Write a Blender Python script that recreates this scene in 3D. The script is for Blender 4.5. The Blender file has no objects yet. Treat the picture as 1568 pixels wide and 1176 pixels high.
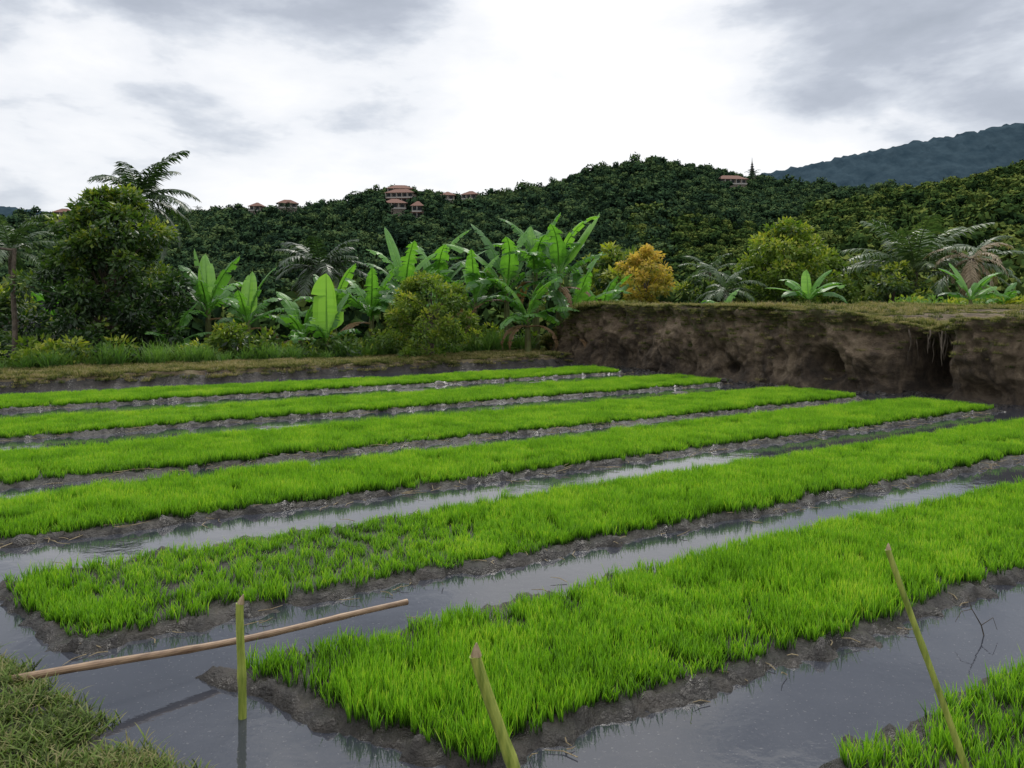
import bpy, math, random
import numpy as np
from mathutils import Vector, Matrix
R=np.random.RandomState(7)
random.seed(7)
scene=bpy.context.scene
U=np.array([.845,.534]); N=np.array([-.534,.845])   # along the seed beds / across them
def sn2xy(s,n): return s*U[0]+n*N[0], s*U[1]+n*N[1]
def xy2sn(x,y): return x*U[0]+y*U[1], x*N[0]+y*N[1]
# ---------- noise
_T=np.random.RandomState(3).rand(256,256)
def vn(x,y):
    x=np.asarray(x,float);y=np.asarray(y,float)
    xi=np.floor(x).astype(int);yi=np.floor(y).astype(int)
    fx=x-xi;fy=y-yi;fx=fx*fx*(3-2*fx);fy=fy*fy*(3-2*fy)
    a=_T[xi%256,yi%256];b=_T[(xi+1)%256,yi%256];c=_T[xi%256,(yi+1)%256];d=_T[(xi+1)%256,(yi+1)%256]
    return (a*(1-fx)+b*fx)*(1-fy)+(c*(1-fx)+d*fx)*fy
def fbm(x,y,o=4):
    t=0;a=.5;f=1.
    for i in range(o):
        t=t+a*(vn(x*f+17.3*i,y*f+9.1*i)-.5)*2;a*=.5;f*=2.03
    return t
def ss(a,b,x):
    t=np.clip((x-a)/(b-a),0,1);return t*t*(3-2*t)
# ---------- mesh helpers
def mesh_obj(name,V,F,mat=None,tint=None,smooth=False,link=True,parent=None):
    me=bpy.data.meshes.new(name)
    V=np.asarray(V,float)
    me.from_pydata(V.tolist(),[],F.tolist() if isinstance(F,np.ndarray) else F)
    if tint is not None:
        a=me.attributes.new('tint','FLOAT','POINT');a.data.foreach_set('value',np.asarray(tint,np.float32))
    if smooth: me.polygons.foreach_set('use_smooth',[True]*len(me.polygons))
    if mat: me.materials.append(mat)
    me.update()
    o=bpy.data.objects.new(name,me)
    if link: scene.collection.objects.link(o)
    if parent: o.parent=parent
    return o
def empty(name):
    o=bpy.data.objects.new(name,None);o.empty_display_size=.2
    scene.collection.objects.link(o);return o
def grid_faces(nu,nv):
    i=np.arange(nu-1)[:,None];j=np.arange(nv-1)[None,:]
    a=(i*nv+j).ravel()
    return np.stack([a,a+nv,a+nv+1,a+1],1)
class MB:
    def __init__(s): s.V=[];s.F=[];s.T=[];s.n=0
    def add(s,V,F,t=.5):
        V=np.asarray(V,float)
        s.V.append(V);s.F+= [tuple(int(i)+s.n for i in f) for f in F]
        s.T.append(np.full(len(V),t) if np.isscalar(t) else np.asarray(t));s.n+=len(V)
    def obj(s,name,mat,**k):
        return mesh_obj(name,np.concatenate(s.V),s.F,mat,tint=np.concatenate(s.T),**k)
def tube(pts,rads,k=7):
    pts=[np.array(p,float) for p in pts];V=[];F=[]
    for i,p in enumerate(pts):
        d=pts[min(i+1,len(pts)-1)]-pts[max(i-1,0)];d/=np.linalg.norm(d)+1e-9
        a=np.cross(d,[0,0,1.]) if abs(d[2])<.9 else np.cross(d,[1.,0,0]);a/=np.linalg.norm(a);b=np.cross(d,a)
        for j in range(k):
            t=2*math.pi*j/k;V.append(p+rads[i]*(a*math.cos(t)+b*math.sin(t)))
    for i in range(len(pts)-1):
        for j in range(k):
            F.append((i*k+j,i*k+(j+1)%k,(i+1)*k+(j+1)%k,(i+1)*k+j))
    F.append(tuple(range(k))[::-1]);F.append(tuple((len(pts)-1)*k+j for j in range(k)))
    return np.array(V),F
# ---------- materials
def newmat(name):
    m=bpy.data.materials.new(name);m.use_nodes=True;nt=m.node_tree
    return m,nt,nt.nodes['Principled BSDF'],nt.nodes['Material Output']
def ramp(nt,stops):
    r=nt.nodes.new('ShaderNodeValToRGB');e=r.color_ramp.elements
    while len(e)<len(stops): e.new(.5)
    for i,(p,c) in enumerate(stops): e[i].position=p;e[i].color=(*c,1)
    return r
def noise(nt,scale,detail=5,rough=.55,vec=None,dist=0):
    n=nt.nodes.new('ShaderNodeTexNoise');n.inputs['Scale'].default_value=scale;n.inputs['Detail'].default_value=detail
    n.inputs['Roughness'].default_value=rough;n.inputs['Distortion'].default_value=dist
    if vec is not None: nt.links.new(vec,n.inputs['Vector'])
    return n
def mth(nt,op,a,b=None,c=None):
    n=nt.nodes.new('ShaderNodeMath');n.operation=op
    for i,v in enumerate((a,b,c)):
        if v is None: continue
        if isinstance(v,(int,float)): n.inputs[i].default_value=v
        else: nt.links.new(v,n.inputs[i])
    return n.outputs[0]
def pos(nt): return nt.nodes.new('ShaderNodeNewGeometry').outputs['Position']
def bump(nt,b,h,strength,dist):
    n=nt.nodes.new('ShaderNodeBump');n.inputs['Strength'].default_value=strength;n.inputs['Distance'].default_value=dist
    nt.links.new(h,n.inputs['Height']);nt.links.new(n.outputs[0],b.inputs['Normal'])
def foliage(name,stops,transl=.35,rnd=.3,nscale=None,namp=.3,rough=.5,spec=.3,tmul=(1.3,1.5,.7)):
    m,nt,b,out=newmat(name)
    at=nt.nodes.new('ShaderNodeAttribute');at.attribute_name='tint'
    v=at.outputs['Fac']
    oi=nt.nodes.new('ShaderNodeObjectInfo')
    v=mth(nt,'ADD',v,mth(nt,'MULTIPLY',mth(nt,'SUBTRACT',oi.outputs['Random'],.5),rnd))
    if nscale:
        n=noise(nt,nscale,2,.5,pos(nt));v=mth(nt,'ADD',v,mth(nt,'MULTIPLY',mth(nt,'SUBTRACT',n.outputs['Fac'],.5),namp*2))
    r=ramp(nt,stops);nt.links.new(v,r.inputs[0])
    nt.links.new(r.outputs[0],b.inputs['Base Color'])
    b.inputs['Roughness'].default_value=rough;b.inputs['Specular IOR Level'].default_value=spec
    if transl<=0:   # far foliage: plain diffuse
        df=nt.nodes.new('ShaderNodeBsdfDiffuse');nt.links.new(r.outputs[0],df.inputs[0]);nt.links.new(df.outputs[0],out.inputs[0])
        return m
    tr=nt.nodes.new('ShaderNodeBsdfTranslucent')
    mc=nt.nodes.new('ShaderNodeMix');mc.data_type='RGBA';mc.blend_type='MULTIPLY';mc.inputs[0].default_value=1
    nt.links.new(r.outputs[0],mc.inputs[6]);mc.inputs[7].default_value=(*tmul,1)
    nt.links.new(mc.outputs[2],tr.inputs[0])
    mx=nt.nodes.new('ShaderNodeMixShader');mx.inputs[0].default_value=transl
    nt.links.new(b.outputs[0],mx.inputs[1]);nt.links.new(tr.outputs[0],mx.inputs[2]);nt.links.new(mx.outputs[0],out.inputs[0])
    return m
def ground_mat(name,stops,scale,rough=.9,bs=.6,bd=.05,bscale=None,spec=.3,rough_stops=None):
    m,nt,b,out=newmat(name);P=pos(nt)
    n=noise(nt,scale,6,.62,P);r=ramp(nt,stops);nt.links.new(n.outputs['Fac'],r.inputs[0]);nt.links.new(r.outputs[0],b.inputs['Base Color'])
    b.inputs['Roughness'].default_value=rough;b.inputs['Specular IOR Level'].default_value=spec
    n2=noise(nt,bscale or scale*4,6,.65,P);bump(nt,b,n2.outputs['Fac'],bs,bd)
    if rough_stops:
        n3=noise(nt,scale*.7,3,.5,P);rr=ramp(nt,rough_stops);nt.links.new(n3.outputs['Fac'],rr.inputs[0]);nt.links.new(rr.outputs[0],b.inputs['Roughness'])
    return m
M_mud=ground_mat('wet_mud',[(.3,(.010,.008,.007)),(.5,(.022,.018,.014)),(.72,(.055,.045,.036))],7,.5,1.,.03,32,.5,[(.35,(.16,)*3),(.65,(.7,)*3)])
M_bund=ground_mat('bund_soil_grass',[(.35,(.045,.033,.02)),(.5,(.11,.082,.05)),(.62,(.17,.14,.08)),(.78,(.10,.10,.045))],3,.95,1.,.06)
M_terr=ground_mat('hill_ground',[(.3,(.012,.022,.009)),(.6,(.03,.045,.016)),(.75,(.05,.055,.02))],.05,.95,.5,.5)
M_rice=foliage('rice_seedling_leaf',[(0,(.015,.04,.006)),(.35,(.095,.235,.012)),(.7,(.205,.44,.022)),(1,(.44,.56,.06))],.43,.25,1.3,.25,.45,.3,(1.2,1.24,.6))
M_dry=foliage('short_bund_grass',[(0,(.03,.045,.012)),(.4,(.085,.10,.026)),(.7,(.17,.17,.05)),(1,(.32,.25,.14))],.3,.7,1.5,.3,.7,.2)
M_fg=foliage('trampled_grass',[(0,(.018,.024,.008)),(.4,(.055,.08,.018)),(.7,(.11,.18,.03)),(1,(.22,.20,.09))],.3,.6,2.5,.4,.7,.2)
M_tall=foliage('tall_grass_leaf',[(0,(.03,.06,.015)),(.5,(.08,.17,.035)),(1,(.17,.28,.06))],.35,.4,1,.2)
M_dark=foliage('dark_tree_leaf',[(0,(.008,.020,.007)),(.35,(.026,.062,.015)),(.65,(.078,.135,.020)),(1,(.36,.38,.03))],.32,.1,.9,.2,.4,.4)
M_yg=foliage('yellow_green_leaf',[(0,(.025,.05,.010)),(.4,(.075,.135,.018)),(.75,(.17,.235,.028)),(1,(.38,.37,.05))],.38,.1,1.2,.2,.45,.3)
M_or=foliage('orange_young_leaf',[(0,(.05,.06,.010)),(.4,(.18,.18,.025)),(.75,(.42,.31,.05)),(1,(.60,.40,.10))],.4,.1,1.2,.25)
M_ban=foliage('banana_leaf',[(0,(.025,.075,.02)),(.4,(.06,.16,.035)),(.7,(.12,.29,.05)),(1,(.22,.42,.08))],.45,.1,.9,.15,.38,.5,(1.5,1.6,.6))
M_bdry=foliage('dry_banana_leaf',[(0,(.07,.045,.025)),(1,(.26,.16,.08))],.2,.1)
M_palm=foliage('palm_leaf',[(0,(.018,.036,.014)),(.5,(.055,.10,.035)),(1,(.15,.20,.07))],.25,.2,.8,.15,.4,.5)
M_dpalm=foliage('dead_palm_leaf',[(0,(.14,.10,.06)),(1,(.38,.30,.20))],.2,.1)
M_hill=foliage('hill_tree_leaf',[(0,(.012,.023,.017)),(.3,(.024,.047,.027)),(.6,(.041,.078,.035)),(1,(.095,.135,.048))],0,.5,.010,.2)  # dark stops kept lighter and bluish: slight aerial haze painted in
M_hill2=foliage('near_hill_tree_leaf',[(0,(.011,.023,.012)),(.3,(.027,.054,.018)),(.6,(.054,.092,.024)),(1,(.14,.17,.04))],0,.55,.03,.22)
M_bark=ground_mat('bark',[(.35,(.05,.04,.03)),(.65,(.14,.11,.085))],9,.9,.7,.02)
M_stem=ground_mat('banana_stem',[(.35,(.06,.05,.02)),(.6,(.11,.13,.04))],6,.6,.4,.02)
def cane(name,a,bc,ms=(25,25,3)):
    m,nt,b,out=newmat(name)
    tc=nt.nodes.new('ShaderNodeTexCoord')
    mp=nt.nodes.new('ShaderNodeMapping');mp.inputs['Scale'].default_value=ms;nt.links.new(tc.outputs['Object'],mp.inputs[0])
    n=noise(nt,2.2,5,.6,mp.outputs[0]);r=ramp(nt,[(.35,a),(.65,bc)]);nt.links.new(n.outputs['Fac'],r.inputs[0]);nt.links.new(r.outputs[0],b.inputs['Base Color'])
    b.inputs['Roughness'].default_value=.5;bump(nt,b,n.outputs['Fac'],.3,.004);return m
M_cane=cane('green_bamboo',(.13,.18,.02),(.34,.38,.07))
M_cane2=cane('brown_bamboo',(.13,.075,.04),(.29,.19,.11),(5,5,30))
M_cut=cane('cut_bamboo_end',(.22,.15,.08),(.36,.27,.16))
# water
m,nt,b,out=newmat('paddy_water');M_water=m
P=pos(nt);n=noise(nt,1.2,4,.6,P);r=ramp(nt,[(.35,(.024,.027,.036)),(.7,(.043,.046,.056))]);nt.links.new(n.outputs['Fac'],r.inputs[0])
sp=noise(nt,60,2,.5,P);spr=ramp(nt,[(.64,(0,0,0)),(.72,(1,1,1))]);nt.links.new(sp.outputs['Fac'],spr.inputs[0])
mx=nt.nodes.new('ShaderNodeMix');mx.data_type='RGBA';nt.links.new(mth(nt,'MULTIPLY',spr.outputs[0],.4),mx.inputs[0])
nt.links.new(r.outputs[0],mx.inputs[6]);mx.inputs[7].default_value=(.17,.165,.16,1);nt.links.new(mx.outputs[2],b.inputs['Base Color'])
b.inputs['IOR'].default_value=1.4;b.inputs['Roughness'].default_value=.035;b.inputs['Specular IOR Level'].default_value=.95
n2=noise(nt,9,4,.55,P);bump(nt,b,n2.outputs['Fac'],.11,.012)
# bank earth
m,nt,b,out=newmat('bank_earth');M_bank=m
P=pos(nt);mp=nt.nodes.new('ShaderNodeMapping');mp.inputs['Scale'].default_value=(1,1,.6);nt.links.new(P,mp.inputs[0])
n=noise(nt,2.2,9,.72,mp.outputs[0],.5);r=ramp(nt,[(.3,(.035,.024,.015)),(.45,(.105,.073,.046)),(.56,(.19,.137,.087)),(.7,(.33,.255,.17))])
nt.links.new(n.outputs['Fac'],r.inputs[0])
sx=nt.nodes.new('ShaderNodeSeparateXYZ');nt.links.new(P,sx.inputs[0])
wet=nt.nodes.new('ShaderNodeMapRange');wet.inputs[1].default_value=.1;wet.inputs[2].default_value=.7;wet.inputs[3].default_value=.45;wet.inputs[4].default_value=1.0;nt.links.new(mth(nt,'ADD',sx.outputs[2],mth(nt,'MULTIPLY',mth(nt,'SUBTRACT',n.outputs['Fac'],.5),1.5)),wet.inputs[0])
mx=nt.nodes.new('ShaderNodeVectorMath');mx.operation='SCALE';nt.links.new(r.outputs[0],mx.inputs[0]);nt.links.new(wet.outputs[0],mx.inputs['Scale'])
gr=ramp(nt,[(.5,(0,0,0)),(.6,(1,1,1))]);n4=noise(nt,5,6,.75,P);nt.links.new(mth(nt,'ADD',n4.outputs['Fac'],mth(nt,'MULTIPLY',mth(nt,'SUBTRACT',sx.outputs[2],1.15),.35)),gr.inputs[0])
mg=nt.nodes.new('ShaderNodeMix');mg.data_type='RGBA';nt.links.new(mth(nt,'MULTIPLY',gr.outputs[0],.8),mg.inputs[0]);nt.links.new(mx.outputs[0],mg.inputs[6]);mg.inputs[7].default_value=(.085,.09,.03,1)
nt.links.new(mg.outputs[2],b.inputs['Base Color']);b.inputs['Roughness'].default_value=.9
n5=noise(nt,11,9,.75,P);bump(nt,b,n5.outputs['Fac'],1,.14)

# ---------- instancing
def collection_of(objs,name):
    c=bpy.data.collections.new(name)
    for o in objs:c.objects.link(o)
    return c
def scatter(name,pts,rot,scl,idx,coll):
    pts=np.asarray(pts,float)
    me=bpy.data.meshes.new(name);me.from_pydata(pts.tolist(),[],[])
    for nm,ty,key,d in (('rot','FLOAT_VECTOR','vector',rot),('scl','FLOAT_VECTOR','vector',scl)):
        a=me.attributes.new(nm,ty,'POINT');a.data.foreach_set(key,np.asarray(d,np.float32).ravel())
    a=me.attributes.new('idx','INT','POINT');a.data.foreach_set('value',np.asarray(idx,np.int32))
    o=bpy.data.objects.new(name,me);scene.collection.objects.link(o)
    g=bpy.data.node_groups.new(name+'_scatter','GeometryNodeTree')
    g.interface.new_socket('Geometry',in_out='INPUT',socket_type='NodeSocketGeometry')
    g.interface.new_socket('Geometry',in_out='OUTPUT',socket_type='NodeSocketGeometry')
    gi=g.nodes.new('NodeGroupInput');go=g.nodes.new('NodeGroupOutput');ip=g.nodes.new('GeometryNodeInstanceOnPoints')
    ci=g.nodes.new('GeometryNodeCollectionInfo');ci.inputs['Collection'].default_value=coll
    ci.inputs['Separate Children'].default_value=True;ci.inputs['Reset Children'].default_value=True
    def na(n,t):
        x=g.nodes.new('GeometryNodeInputNamedAttribute');x.data_type=t;x.inputs['Name'].default_value=n
        return [q for q in x.outputs if q.name=='Attribute' and q.enabled][0]
    g.links.new(gi.outputs[0],ip.inputs['Points']);g.links.new(ci.outputs[0],ip.inputs['Instance'])
    ip.inputs['Pick Instance'].default_value=True
    g.links.new(na('idx','INT'),ip.inputs['Instance Index']);g.links.new(na('rot','FLOAT_VECTOR'),ip.inputs['Rotation']);g.links.new(na('scl','FLOAT_VECTOR'),ip.inputs['Scale'])
    g.links.new(ip.outputs[0],go.inputs[0])
    md=o.modifiers.new('scatter','NODES');md.node_group=g
    return o
def rz(n): 
    r=np.zeros((n,3));r[:,2]=R.rand(n)*2*math.pi;return r

# ---------- blade patches
def blade_patch(name,nroot,per,size,h0,h1,w,mat,lean=.25,curve=.35,seed=0,t0=.1,t1=.9,disk=False):
    rs=np.random.RandomState(seed);n=nroot*per
    if disk:
        aa=rs.rand(nroot)*6.283;rr_=np.sqrt(rs.rand(nroot))*size*.5;rt=np.stack([np.cos(aa)*rr_,np.sin(aa)*rr_],1)
    else: rt=(rs.rand(nroot,2)-.5)*size
    root=np.repeat(rt,per,0)+rs.normal(0,w*.8,(n,2))
    az=rs.rand(n)*6.283;h=h0+(h1-h0)*rs.rand(n);ln=lean*rs.rand(n);cv=curve*rs.rand(n)
    d=np.stack([np.cos(az),np.sin(az)],1);fa=az+rs.normal(1.57,.5,n);sd=np.stack([np.cos(fa),np.sin(fa)],1)
    V=[];T=[];tb=rs.normal(0,.13,n)
    for t,wf in ((0,.7),(.45,1.),(.8,.65)):
        off=(ln*t+cv*t*t)*h;z=h*t*(1-.25*cv*t)
        c=root+d*off[:,None]
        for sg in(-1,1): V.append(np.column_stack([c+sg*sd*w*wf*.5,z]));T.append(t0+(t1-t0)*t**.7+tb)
    c=root+d*((ln+cv)*h)[:,None];V.append(np.column_stack([c,h*(1-.3*cv)]));T.append(np.full(n,t1)+tb)
    V=np.stack(V,1).reshape(-1,3);T=np.stack(T,1).reshape(-1)
    k=np.arange(n)*7;F=[]
    F=np.concatenate([np.stack([k,k+1,k+3,k+2],1),np.stack([k+2,k+3,k+5,k+4],1)]).tolist()+np.stack([k+4,k+5,k+6],1).tolist()
    return mesh_obj(name,V,F,mat,tint=T,link=False)
# first six: wide turf discs for bed interiors; last four: small tufts for edges
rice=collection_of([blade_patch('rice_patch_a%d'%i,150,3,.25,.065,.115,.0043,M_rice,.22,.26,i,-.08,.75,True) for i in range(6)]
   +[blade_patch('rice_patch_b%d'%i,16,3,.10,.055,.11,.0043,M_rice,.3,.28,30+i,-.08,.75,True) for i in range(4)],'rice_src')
dryc=collection_of([blade_patch('dry_patch_%d'%i,40,3,.25,.03,.10,.007,M_dry,.7,.8,20+i) for i in range(4)],'dry_src')
fgc=collection_of([blade_patch('fg_patch_%d'%i,45,3,.16,.012,.045,.0045,M_fg,1.1,1.,120+i) for i in range(4)],'fg_src')
tallc=collection_of([blade_patch('tall_patch_%d'%i,30,3,.45,.35,.8,.02,M_tall,.4,.8,40+i) for i in range(4)],'tall_src')

# ---------- beds : n0,n1,s0,s1,skew of left end
BEDS=[(.55,1.76,2.55,13.,-.15),(2.44,3.58,1.40,13.1,-.5),(4.24,5.42,.33,13.,-.28),(6.28,7.50,-5.,12.15,0),
      (8.22,9.75,-5.,11.85,0),(11.0,12.4,-5.,11.85,0),(13.9,15.5,-5,11.6,0)]
def bed_sd(s,n,wob=True):
    wn=fbm(s*.9,n*.9+5,3)*.09+fbm(s*4+3,n*4,2)*.045 if wob else 0
    best=np.full(np.shape(s),-9.)
    for i,(n0,n1,s0,s1,k) in enumerate(BEDS):
        n1_=n1-(0 if i<6 else .05*np.clip(s,0,12))
        sl=s0+k*(n-n0)
        d=np.minimum(np.minimum(n-n0,n1_-n),np.minimum(s-sl,s1-s))
        best=np.maximum(best,d)
    return best+wn
def berm_n(s): return 17.0-.02*np.clip(s,-10,13)
LBX=[-6,-3,-1.9,-1.3,-.95,-.5,.4,3,8];LBY=[4.9,3.95,3.2,2.78,2.52,2.12,1.4,.35,-.8]
def lbund(x,y): return np.interp(x,LBX,LBY)-y+fbm(x*2.2,y*2.2,4)*.14
def paddy_z(s,n):
    d=bed_sd(s,n)
    rough=fbm(s*7,n*7,4)
    far=ss(5.,7.5,n)
    chan=-.06+.015*far+fbm(s*1.1,n*2.5+8,4)*(.03+.07*far)
    z=chan+(.03-chan)*ss(-.15,-.01,d+rough*.07)
    z=z+rough*.025*ss(-.3,-.1,d)*(1-.5*ss(0,.15,d))
    z=z+np.maximum(fbm(s*16,n*16,3)-.02,0)*.07*ss(-.2,-.1,d)*(1-ss(-.02,.06,d))
    b=n-berm_n(s)+fbm(s*1.5,n*.5+4,4)*.2
    z=z+(.22+fbm(s*2,n*2,3)*.06-z)*ss(-.25,.1,b)
    z=z-ss(1.6,4.,b)*1.2
    x,y=sn2xy(s,n)
    lb=lbund(x,y)
    z=z+(.17+rough*.05-z)*ss(-.16,.14,lb)
    return z
sa=np.concatenate([np.arange(-8,-1.5,.1),np.arange(-1.5,6,.022),np.arange(6,13.9,.045)])
na_=np.concatenate([np.arange(-5,0,.1),np.arange(0,6.5,.022),np.arange(6.5,19,.045),np.arange(19,23,.15)])
S,Nn=np.meshgrid(sa,na_,indexing='ij');Z=paddy_z(S,Nn);X,Y=sn2xy(S,Nn)
pg=mesh_obj('paddy_mud_ground',np.stack([X.ravel(),Y.ravel(),Z.ravel()],1),grid_faces(len(sa),len(na_)),M_mud,smooth=True)
pg.data.materials.append(M_bund)
fc=grid_faces(len(sa),len(na_));zc=Z.ravel()[fc].mean(1);nc=Nn.ravel()[fc].mean(1);pg.data.polygons.foreach_set('material_index',((zc>.15)&(nc>10)|(zc>.24)).astype(np.int32));pg.data.update()
wx=[sn2xy(-8,-5),sn2xy(13.8,-5),sn2xy(13.8,18.2),sn2xy(-8,18.2)]
mesh_obj('paddy_water',[(x,y,0) for x,y in wx],[(0,1,2,3)],M_water)

# rice grass
def bedgrid(st):
    pts=[]
    for i,(n0,n1,s0,s1,k) in enumerate(BEDS):
        g=np.stack(np.meshgrid(np.arange(s0-1,s1,st),np.arange(n0,n1,st),indexing='ij'),-1).reshape(-1,2)
        pts.append(g+(R.rand(*g.shape)-.5)*st*.9)
    return np.concatenate(pts)
G=[];HS=[];IX=[]
for st_,lo,hi,wide in ((.165,.115,99,True),(.07,.01,.15,False),(.07,.15,99,False)):
    g=bedgrid(st_);d=bed_sd(g[:,0],g[:,1])
    sparse=np.exp(-(((g[:,0]-1.5)/1.)**2+((g[:,1]-4.9)/.55)**2));thin=(g[:,1]<1.8)
    patchy=(sparse>.25)|thin
    x,y=sn2xy(g[:,0],g[:,1]);u=R.rand(len(g))
    if wide: keep=(d>lo)&~patchy
    elif hi<9: keep=(d>lo)&(d<hi)&(u<.9)
    else: keep=(d>lo)&patchy&(u>.22+sparse*.35+.25*thin)
    keep&=lbund(x,y)<-.2
    g=g[keep];d=d[keep];sparse=sparse[keep]
    hs=1.+.35*fbm(g[:,0]*.8,g[:,1]*1.3+2,3)-.2*sparse+R.normal(0,.05 if wide else .12,len(g))-(0 if wide else .08)
    G.append(g);HS.append(hs*np.where(g[:,1]>8,.97,1));IX.append(R.randint(0,6,len(g)) if wide else R.randint(6,10,len(g)))
g=np.concatenate(G);hs=np.concatenate(HS);ix=np.concatenate(IX);x,y=sn2xy(g[:,0],g[:,1])
z=paddy_z(g[:,0],g[:,1])-.008
rr=rz(len(g));rr[:,0]=R.normal(0,.04,len(g));rr[:,1]=R.normal(0,.04,len(g))
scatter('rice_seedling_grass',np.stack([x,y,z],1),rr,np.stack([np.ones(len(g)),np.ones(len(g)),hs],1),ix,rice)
print('rice patches',len(g))

# ---------- raised earth bank and upper terrace
bn=np.array([-10,0,5,6.34,6.78,7.3,7.75,8.18,8.6,9,10.2,11.3,13,15.26,16.4,17.3,18.2,19.4])
bs=np.array([14,13.6,13.3,13.05,12.75,12.8,13.3,13.45,12.8,12.5,12.35,12.2,12.45,12.6,12.4,12.2,12.5,13.2])
hn=np.array([-10,0,6.3,7.2,8.0,8.6,9,11.5,15.8,16.5,17,17.6,18.2,19,20])
hh=np.array([1.35,1.38,1.32,1.28,1.10,1.24,1.38,1.46,1.48,1.42,1.15,.7,.4,.25,.1])
st=np.concatenate([np.arange(-10,4,.15),np.arange(4,20,.03)])
def top_h(n,w): return np.interp(n,hn,hh)+(fbm(n*1.2,w*.5+3,3)*.10-.04)*ss(0,.5,w+.2)-.06*ss(1,4,w)*(n>9)
NV=52;tops=np.array([.04,.1,.18,.3,.5,.8,1.2,1.8,2.6,3.6,5,7,9,11,13,15,17,20,26])
rows=[]
for v in np.linspace(0,1,NV):
    h=np.interp(st,hn,hh);zz=-.12+(h+.12)*v
    s0=np.interp(st,bn,bs)+.15*fbm(st*.5,st*0+1,3)
    prof=.30*v**1.5 - .16*np.exp(-((v-.97)/.08)**2) +.14*np.exp(-((v-.25)/.22)**2)
    dsp=fbm(st*1.3,zz*1.6+2,5)*.30+np.abs(fbm(st*3.2,zz*1.4+9,4))*.22+fbm(st*9,zz*9,4)*.09
    cave=.8*np.exp(-((st-9.45)/.2)**2-((zz-.42)/.2)**2)+.9*np.exp(-((st-7.95)/.35)**4-((zz-.45)/.4)**4)+.35*np.exp(-((st-7.0)/.3)**2-((zz-.15)/.15)**2)+.3*np.exp(-((st-11.6)/.3)**2-((zz-.2)/.15)**2)
    s=s0+prof+dsp*np.minimum(1,h/.8)+cave-.1*math.exp(-(v/.1)**2)
    rows.append(np.stack([s,st,zz+ (fbm(st*2.5,st*0+7,3)*.10*v)],1))
edge=rows[-1]
for w in tops:
    h=top_h(st,w)
    zz=h+fbm(st*5,w*5+st*0,3)*.03+ (0.03 if w<.5 else 0)+fbm(st*2.5,st*0+7,3)*.10*math.exp(-w)
    zz=zz-ss(15,26,np.full_like(st,w))*5
    rows.append(np.stack([edge[:,0]*(1-ss(0,2,st*0+w))+ (13*ss(0,2,st*0+w))+w,st,zz],1))
A=np.stack(rows,0);xx,yy=sn2xy(A[...,0],A[...,1])
bank=mesh_obj('earth_bank',np.stack([xx.ravel(),yy.ravel(),A[...,2].ravel()],1),grid_faces(A.shape[0],A.shape[1]),M_bank,smooth=True)
bank.data.materials.append(M_bund)
fi=np.repeat(np.arange(A.shape[0]-1),A.shape[1]-1);bank.data.polygons.foreach_set('material_index',(fi>=NV+2).astype(np.int32));bank.data.update()
mb=MB()
for i in range(16):
    n=7.95+R.uniform(-.4,.4);s=np.interp(n,bn,bs)+.15+R.uniform(-.15,.15);x,y=sn2xy(s,n);z=1.1
    p=[(x,y,z)];L=R.uniform(.2,.6)
    for k in range(4):p.append((p[-1][0]+R.normal(0,.02),p[-1][1]+R.normal(0,.02),p[-1][2]-L/4))
    mb.add(*tube(p,[.016,.014,.011,.008,.005],5))
mb.obj('hanging_roots',M_bark)
mb=MB()
for i in range(300):
    n=R.uniform(4,17);s=np.interp(n,bn,bs)-R.exponential(.16)-.02;x,y=sn2xy(s,n);r_=R.uniform(.02,.085)
    z=float(paddy_z(np.array([s]),np.array([n]))[0]);z=max(z,-.02)
    V=[]
    for a in range(6):
        for b_ in (-.6,.1,.7): V.append((x+r_*math.cos(a*1.047+b_)*(1-.5*abs(b_))*R.uniform(.7,1.2),y+r_*math.sin(a*1.047+b_)*(1-.5*abs(b_))*R.uniform(.7,1.2),z+r_*(b_+.3)*R.uniform(.6,1)))
    F=[(a*3+k,(a+1)%6*3+k,(a+1)%6*3+k+1,a*3+k+1) for a in range(6) for k in range(2)]+[tuple(a*3+2 for a in range(6))]
    mb.add(V,F)
mb.obj('earth_clods',M_mud)

P_=[];SC=[]
n_=4600;s=R.uniform(-8,12.3,n_);n=berm_n(s)+R.uniform(-.1,2.2,n_);x,y=sn2xy(s,n);z=paddy_z(s,n)
k=(z>.06);P_.append(np.stack([x,y,z],1)[k]);SC.append(R.uniform(.45,1.15,k.sum()))
n_=9000;n=R.uniform(-3,18.6,n_);w=R.exponential(.35,n_);w[::3]=R.uniform(0,14,len(w[::3]))
es=np.interp(n,st,edge[:,0]);t=ss(0,2,w);s=es*(1-t)+13*t+w;x,y=sn2xy(s,n);z=top_h(n,w)+.02
pat=ss(-.15,.2,fbm(n*1.1,w*.6+20,3))
P_.append(np.stack([x,y,z],1));SC.append(np.where(w<1,R.uniform(.4,1.7,n_),R.uniform(.6,1.4,n_))*np.where(n<9.5,.85,1)*(.45+.75*pat))
fsel=R.randint(0,len(st),1100);vsel=np.clip((NV-1)-np.abs(R.exponential(9,1100)).astype(int),3,NV-1)
P_.append(np.stack([xx[vsel,fsel],yy[vsel,fsel],A[vsel,fsel,2]],1));SC.append(R.uniform(.3,.8,1100))
pp=np.concatenate(P_);sc=np.concatenate(SC)
scatter('bund_grass',pp,rz(len(pp)),np.stack([sc,sc,sc*R.uniform(.7,1.2,len(sc))],1),R.randint(0,4,len(pp)),dryc)
x_=R.uniform(-5,4,36000);y_=R.uniform(-1,4.8,36000)
s,n=xy2sn(x_,y_);z=paddy_z(s,n);lb=lbund(x_,y_)
k=(z>.04)&(lb>-.13)&(R.rand(36000)<.75)&(fbm(x_*3,y_*3,3)>-.32)&(y_>.8);nk=k.sum();sc=R.uniform(.6,1.35,nk)
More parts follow.
